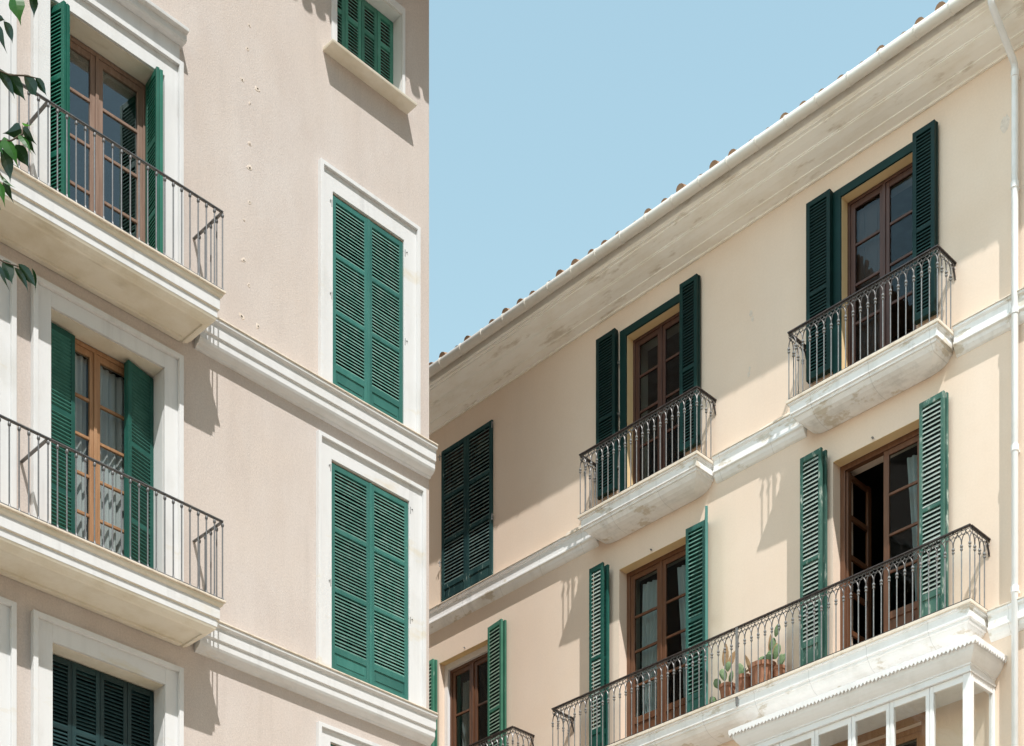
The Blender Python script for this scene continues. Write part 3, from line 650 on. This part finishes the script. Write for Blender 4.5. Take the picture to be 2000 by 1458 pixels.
curtain(CB, 4.66, 5.14, 12.4, 15.12, -.33, 'white curtain gathered aside behind the left leaf of the door beside the cactus pots', tie=.55, waves=5)
curtain(CB, 5.36, 5.74, 12.4, 15.12, -.33, 'white curtain drawn back behind the right leaf of the door beside the cactus pots', tie=-.5, waves=4)
curtain(CB, 9.40, 9.75, 12.4, 15.1, -.36, 'white curtain behind the right leaf of the half open door above the white gallery', tie=-.55, waves=4)
curtain(CB, .50, .66, 12.4, 14.95, -.34, 'narrow white curtain behind the left pane of the lowest balcony door of the cream building', waves=3)
# little hooks above the lower doors
for u, h in ((.92, 15.285), (5.13, 15.345), (9.10, 15.335)):
    k = MB(); k.tube([(u-.02, .0, h+.03), (u-.01, .035, h+.03), (u+.015, .04, h+.02), (u+.02, .03, h)], .008, 5); k.build('wall_hook', M['iron'], CB)
# wall blemishes
for u, h, s in ((7.02, 18.1, .05), (7.05, 18.0, .04), (7.0, 17.3, .03), (6.98, 17.22, .045), (11.06, 18.55, .11)):
    k = MB(); n = 17; rr = [k.pt(u+s*.7*math.cos(2*math.pi*j/n)*random.uniform(.6, 1), .004, h+s*math.sin(2*math.pi*j/n)*random.uniform(.7, 1.1)) for j in range(n)]; k.face(*rr)
    bb = [k.pt(u+(k.v[i][0]-u)*1.1, 0, h+(k.v[i][2]-h)*1.1) for i in rr]
    for j in range(n): k.face(rr[j], rr[(j+1) % n], bb[(j+1) % n], bb[j])
    k.build('plaster_patch', M['plaster'], CB)

# ochre linings of the door openings; lower lintels take ochre in place of warm bounce
for (a, b, c, e), dp, jambs in ((RT[1], -.148, 1), (RT[2], -.148, 1), (R2[0], -.12, 0), (R2[1], -.168, 0), (R2[2], -.168, 0)):
    f = MB(); f.box(a+.001, b-.001, dp, -.001, e-.004, e-.0005)
    if jambs: f.box(a+.0005, a+.004, dp, -.001, c, e-.0045); f.box(b-.004, b-.0005, dp, -.001, c, e-.0045)
    f.build('door_reveal', M['ochre'], CB)
# ---- white glazed gallery under the long balcony
GL, GR, GD = 7.38, 10.925, .63
m = MB(); m.slab(7.23, 11.075, .785, [(0, 0), (0, -.025), (.02, -.035), (.025, -.06), (.04, -.105), (.07, -.15), (.105, -.19), (.135, -.215), (.135, -.235), (.15, -.24), (.15, -.29), (.135, -.295), (.135, -.325)], 11.665)
G = m.build('glazed_gallery', M['white_paint'], CB, bevel=.003)
m = MB(); m.box(GL, GR, 0, GD, 8.3, 8.45); m.box(GL+.02, GR-.02, GD-.05, GD-.02, 8.45, 8.7)
m.box(GR-.05, GR-.02, 0, GD-.05, 8.45, 8.7); m.box(GL+.02, GL+.05, 0, GD-.05, 8.45, 8.7)
m.build('gallery_base', M['white_paint'], G, bevel=.003)
f = MB(); z0, z1 = 8.7, 11.338
n = 6; p = (GR-GL)/n
f.box(GL, GL+.11, GD-.09, GD, z0, z1); f.box(GR-.11, GR, GD-.09, GD, z0, z1)
g2 = MB()
for i in range(n+1):
    u = GL+p*i
    if 0 < i < n:
        f.box(u-.058, u-.004, GD-.07, GD-.012, z0, z1); f.box(u+.004, u+.058, GD-.07, GD-.012, z0, z1); f.box(u-.004, u+.004, GD-.06, GD-.022, z0, z1)
    if i < n:
        a = u+(.11 if i == 0 else .058); b = u+p-(.11 if i == n-1 else .058)
        f.box(a, b, GD-.065, GD-.016, z1-.09, z1); f.box(a, b, GD-.065, GD-.016, z0, z0+.08); g2.box(a, b, GD-.04, GD-.036, z0+.08, z1-.09)
for u in (GL, GR):
    a, b = (u, u+.06) if u == GL else (u-.06, u)
    f.box(a, b, .0, .055, z0, z1); f.box(a+.005, b-.005, .055, GD-.09, z1-.09, z1); f.box(a+.005, b-.005, .055, GD-.09, z0, z0+.08)
    c = (a+b)/2; g2.box(c-.002, c+.002, .055, GD-.09, z0+.08, z1-.09)
f.build('gallery_frame', M['white_paint'], G, bevel=.004); g2.build('pane', M['clear_glass'], G)
t = MB(); D = .79
def tooth(A, B, zt, zb):
    ax = Vector((A[0], A[1], 0)); bx = Vector((B[0], B[1], 0)); nn = (bx-ax).normalized(); nn = Vector((-nn.y, nn.x, 0))*.006; mid = (ax+bx)/2; j = random.uniform(-.008, .008)
    a1 = [(*(q+nn).xy, zt) for q in (ax, bx)]; z_ = [t.pt(ax.x+nn.x, ax.y+nn.y, zt), t.pt(bx.x+nn.x, bx.y+nn.y, zt), t.pt(bx.x+nn.x, bx.y+nn.y, zb+.036), t.pt(mid.x+nn.x, mid.y+nn.y, zb+j), t.pt(ax.x+nn.x, ax.y+nn.y, zb+.036)]
    y_ = [t.pt(ax.x-nn.x, ax.y-nn.y, zt), t.pt(bx.x-nn.x, bx.y-nn.y, zt), t.pt(bx.x-nn.x, bx.y-nn.y, zb+.036), t.pt(mid.x-nn.x, mid.y-nn.y, zb+j), t.pt(ax.x-nn.x, ax.y-nn.y, zb+.036)]
    t.face(*z_); t.face(*reversed(y_))
    for i in range(5): t.face(z_[i], y_[i], y_[(i+1) % 5], z_[(i+1) % 5])
N_ = 66; uL, uR = 7.22, 11.085
for i in range(N_): tooth((uL+(uR-uL)*i/N_, D), (uL+(uR-uL)*(i+1)/N_, D), 11.692, 11.598)
for u in (uL, uR):
    for i in range(13): tooth((u, D*i/13), (u, D*(i+1)/13), 11.692, 11.598)
t.build('scalloped_trim', M['white_paint'], G)

# ================================================================== cactus pots on the long balcony
def world(b, u, d, h): return bld_matrix(b) @ Vector((u, -d, h))
def pot(u, d, r, H, label, cat='plant', name='potted_cactus', pads=(), dry=()):
    p = thing(name, world(CB, u, d, 12.322), CB.rotation_euler.z, label, cat, 'cactus pots on the long balcony')
    m = MB(); m.lathe(0, 0, [(r*.72, 0), (r*.95, H*.82), (r*1.0, H*.84), (r*1.06, H*.85), (r*1.06, H), (r*.94, H), (r*.9, H*.9)], 18)
    m.build('pot', M['terracotta'], p, smooth=False)
    for (x, y, z, w, l, tilt, yaw) in pads:
        w *= .88; l *= .9; q = MB(); P = Matrix.Translation((x, -y, z)) @ Matrix.Rotation(yaw, 4, 'Z') @ Matrix.Rotation(tilt, 4, 'Y')
        nn, k = 12, 7; rows = []
        for i in range(k+1):
            t_ = i/k; ww = w*math.sin(math.pi*(t_*.93+.05))**.6*(.7+.4*t_); th = .014*math.sin(math.pi*(t_*.9+.07))
            row = []
            for j in range(nn):
                an = 2*math.pi*j/nn; v = P @ Vector((ww*math.cos(an), th*math.sin(an), l*t_)); q.v.append(tuple(v)); row.append(len(q.v)-1)
            rows.append(row)
        for A, B in zip(rows, rows[1:]):
            for j in range(nn): q.face(A[j], A[(j+1) % nn], B[(j+1) % nn], B[j])
        q.face(*rows[-1]); q.build('cactus_pad', M['cactus'], p, smooth=True)
    for (x, y, z, w, l, tilt, yaw) in dry:
        q = MB(); P = Matrix.Translation((x, -y, z)) @ Matrix.Rotation(yaw, 4, 'Z') @ Matrix.Rotation(tilt, 4, 'Y')
        rows = []
        for i in range(6):
            t_ = i/5; ww = w*(math.sin(math.pi*(t_*.85+.15))**.8 if i < 5 else .03); row = []
            for xx, yy in ((-ww, 0), (0, .012), (ww, 0), (0, -.004)):
                v = P @ Vector((xx, yy+.03*t_*t_, l*t_)); q.v.append(tuple(v)); row.append(len(q.v)-1)
            rows.append(row)
        for A, B in zip(rows, rows[1:]):
            for j in range(4): q.face(A[j], A[(j+1) % 4], B[(j+1) % 4], B[j])
        q.face(*rows[-1]); q.build('dry_leaf', M['dry'], p)
    return p
pot(6.78, .25, .115, .33, 'terracotta pot with pale cactus pads and dry brown leaves, left of the railing post',
    pads=((-.09, .06, .30, .075, .19, -.5, .2), (-.03, .02, .40, .07, .2, -.25, .8), (.05, 0, .32, .085, .22, .25, -.4), (-.15, .08, .04, .07, .2, -.45, .3), (.02, .02, .52, .06, .16, .1, .3)),
    dry=((-.03, .02, .62, .05, .34, .05, .6), (.02, .0, .6, .045, .30, .45, 1.2)))
pot(7.07, .24, .115, .36, 'terracotta pot with a drooping dry stalk, just right of the grey railing post',
    pads=((-.04, .0, .36, .075, .24, -.15, .5), (-.02, .04, .34, .05, .16, .5, .2)), dry=((.03, .05, .38, .018, .22, 1.2, .1),))
pot(7.42, .25, .19, .40, 'widest terracotta pot, holding pale flattened cactus pads, between post and shutter',
    pads=((-.1, .05, .41, .07, .20, 1.0, .2), (.02, .08, .42, .075, .22, 1.35, .1), (.10, .02, .42, .07, .2, .4, .5), (.15, 0, .55, .06, .22, .15, .4), (.22, 0, .74, .062, .20, .3, .1), (.24, .04, .40, .07, .24, .25, .3)),
    dry=((-.17, .05, .36, .03, .30, -.35, .3), (.13, .0, .5, .035, .33, .02, .8), (.2, .03, .42, .04, .26, .25, .9)))
pot(7.69, .22, .085, .30, 'small bright terracotta pot nearest the worn green shutter on the long balcony',
    pads=((0, 0, .29, .06, .22, .15, .5), (.02, .02, .30, .05, .2, .5, .1)))

# ================================================================== tree whose drooping twigs hang into the top left corner
TX, TY = -5.3, 7.0
TR = thing('tree', (TX, TY, 0), 0, 'tree with drooping pointed green leaves hanging in at the left edge of the picture', 'tree')
class WB(MB):
    def pt(s, x, y, z): s.v.append((x-TX, y-TY, z)); return len(s.v)-1
tk = WB(); tk.tube([(TX, TY, 0), (TX+.05, TY, 1.5), (TX-.05, TY+.1, 3.0), (TX+.1, TY, 4.6), (TX, TY, 6.4), (TX-.1, TY, 8.3)], [.2, .16, .14, .11, .08, .03], 10)
tips = []
for i in range(26):
    an = random.uniform(0, 2*math.pi); z = random.uniform(3.6, 7.6); l = random.uniform(1.2, 2.1)
    e = (TX+l*math.cos(an), TY+l*math.sin(an), z+random.uniform(.5, 1.3))
    if e[0] > -.3145*e[1]-.45: continue
    tk.tube([(TX, TY, z-.4), ((TX+e[0])/2, (TY+e[1])/2, z+.25), e], [.045, .03, .012], 6); tips.append(e)
def at(px, py, Y=6.5): return Vector(((px-1000)/3180*Y, Y, 1.6+(2815-py)/3180*Y))
TW = [((-120, 60), (-40, 10), (10, -14), (60, -16)), ((-140, 120), (-50, 128), (-4, 137), (20, 147), (50, 148), (71, 153)), ((-140, 300), (-60, 286), (-10, 276), (22, 275), (44, 262), (44, 246)),
      ((-140, 470), (-60, 488), (-15, 500), (10, 513), (36, 521)), ((-100, 330), (-40, 330), (0, 338), (6, 350)), ((-90, 20), (-30, 26), (4, 40))]
for tw in TW: tk.tube([at(*p) for p in tw], [.006]+[.0035]*(len(tw)-2)+[.0022], 5)
for a_, b_ in (((-140, 120), (-4.6, 6.9, 6.6)), ((-140, 300), (-4.7, 6.9, 6.0)), ((-140, 470), (-4.8, 6.9, 5.6)), ((-120, 60), (-4.5, 6.9, 6.9)), ((-100, 330), (-4.7, 6.9, 6.1)), ((-90, 20), (-4.6, 6.9, 6.8))):
    p = at(*a_); q = Vector(b_); tk.tube([q, (p+q)/2+Vector((0, 0, .12)), p], [.02, .012, .006], 5)
tk.build('trunk', M['bark'], TR, smooth=True)
lf = WB()
def add_leaf(B, T, w, roll=0, droop=.12):
    B = Vector(B); T = Vector(T); ax = T-B; L = ax.length; ax.normalize()
    side = ax.cross(Vector((0, 1, 0))); side = side.normalized() if side.length > .1 else Vector((1, 0, 0))
    side = Matrix.Rotation(roll, 3, ax) @ side; nrm = side.cross(ax)
    rows = []
    for t_, k in ((0, .05), (.06, .45), (.15, .82), (.28, 1), (.42, .93), (.56, .7), (.68, .44), (.78, .22), (.88, .10), (1, .012)):
        c = B+ax*(L*t_)+nrm*(droop*L*math.sin(math.pi*t_))+ax.cross(Vector((0,1,0)))*0+Vector((0,0,-.05*L*t_*t_)); ww = w/2*k*random.uniform(.95, 1.05)
        rows.append([lf.pt(*(c-side*ww+nrm*ww*.35)), lf.pt(*c), lf.pt(*(c+side*ww+nrm*ww*.35))])
    for A, C in zip(rows, rows[1:]):
        for j in (0, 1): lf.face(A[j], A[j+1], C[j+1], C[j])
LV = [(28, -12, 41, 48, 32, 0), (60, -14, 66, 34, 19, .3), (-8, 34, 11, 40, 13, .2), (7, 42, 24, 84, 17, .6), (-4, 50, 14, 103, 15, .5),
      (-6, 134, 29, 190, 17, .5), (15, 144, 50, 195, 27, .3), (47, 146, 70, 186, 24, .4), (69, 152, 91, 186, 15, .5), (43, 240, 66, 241, 9, -.8),
      (41, 251, 5, 259, 27, -.4), (43, 250, 72, 282, 17, .6), (38, 262, 62, 300, 18, -.6), (46, 268, 70, 302, 15, .5), (8, 268, 36, 326, 28, -.4), (30, 283, 57, 327, 26, .3),
      (2, 291, 20, 355, 27, .4), (0, 340, 32, 366, 13, -.7), (7, 353, 27, 396, 15, .3), (-5, 352, 10, 403, 18, -.4), (-6, 388, 2, 410, 10, .3),
      (6, 508, 24, 553, 26, .2), (28, 523, 55, 569, 13, .6), (36, 516, 71, 560, 19, .4), (62, 524, 68, 573, 11, .8), (-3, 518, 20, 568, 9, .4), (-14, 270, 6, 300, 16, .4)]
for q_, (x0, y0, x1, y1, w, roll) in enumerate(LV):
    lf.cur = 1 if q_ in (0, 9, 12, 14, 17, 19, 26) else 0  # picks the leaves given the backlit colour
    Y = 6.5+random.uniform(-.05, .05); add_leaf(at(x0, y0, 6.5), at(x1, y1, Y), w*6.5/3180*1.0, roll, random.choice((-.08, .08, .12)))
lf.cur = 0
for i in range(2600):
    e = random.choice(tips); p = Vector(e)+Vector((random.gauss(0, .38), random.gauss(0, .38), random.gauss(0, .34)))
    if p.x > -.3145*p.y-.35: continue
    d = Vector((random.uniform(-.6, .6), random.uniform(-.6, .6), -random.uniform(.6, 1))).normalized()
    add_leaf(p, p+d*random.uniform(.09, .13), random.uniform(.045, .06), random.uniform(0, 3))
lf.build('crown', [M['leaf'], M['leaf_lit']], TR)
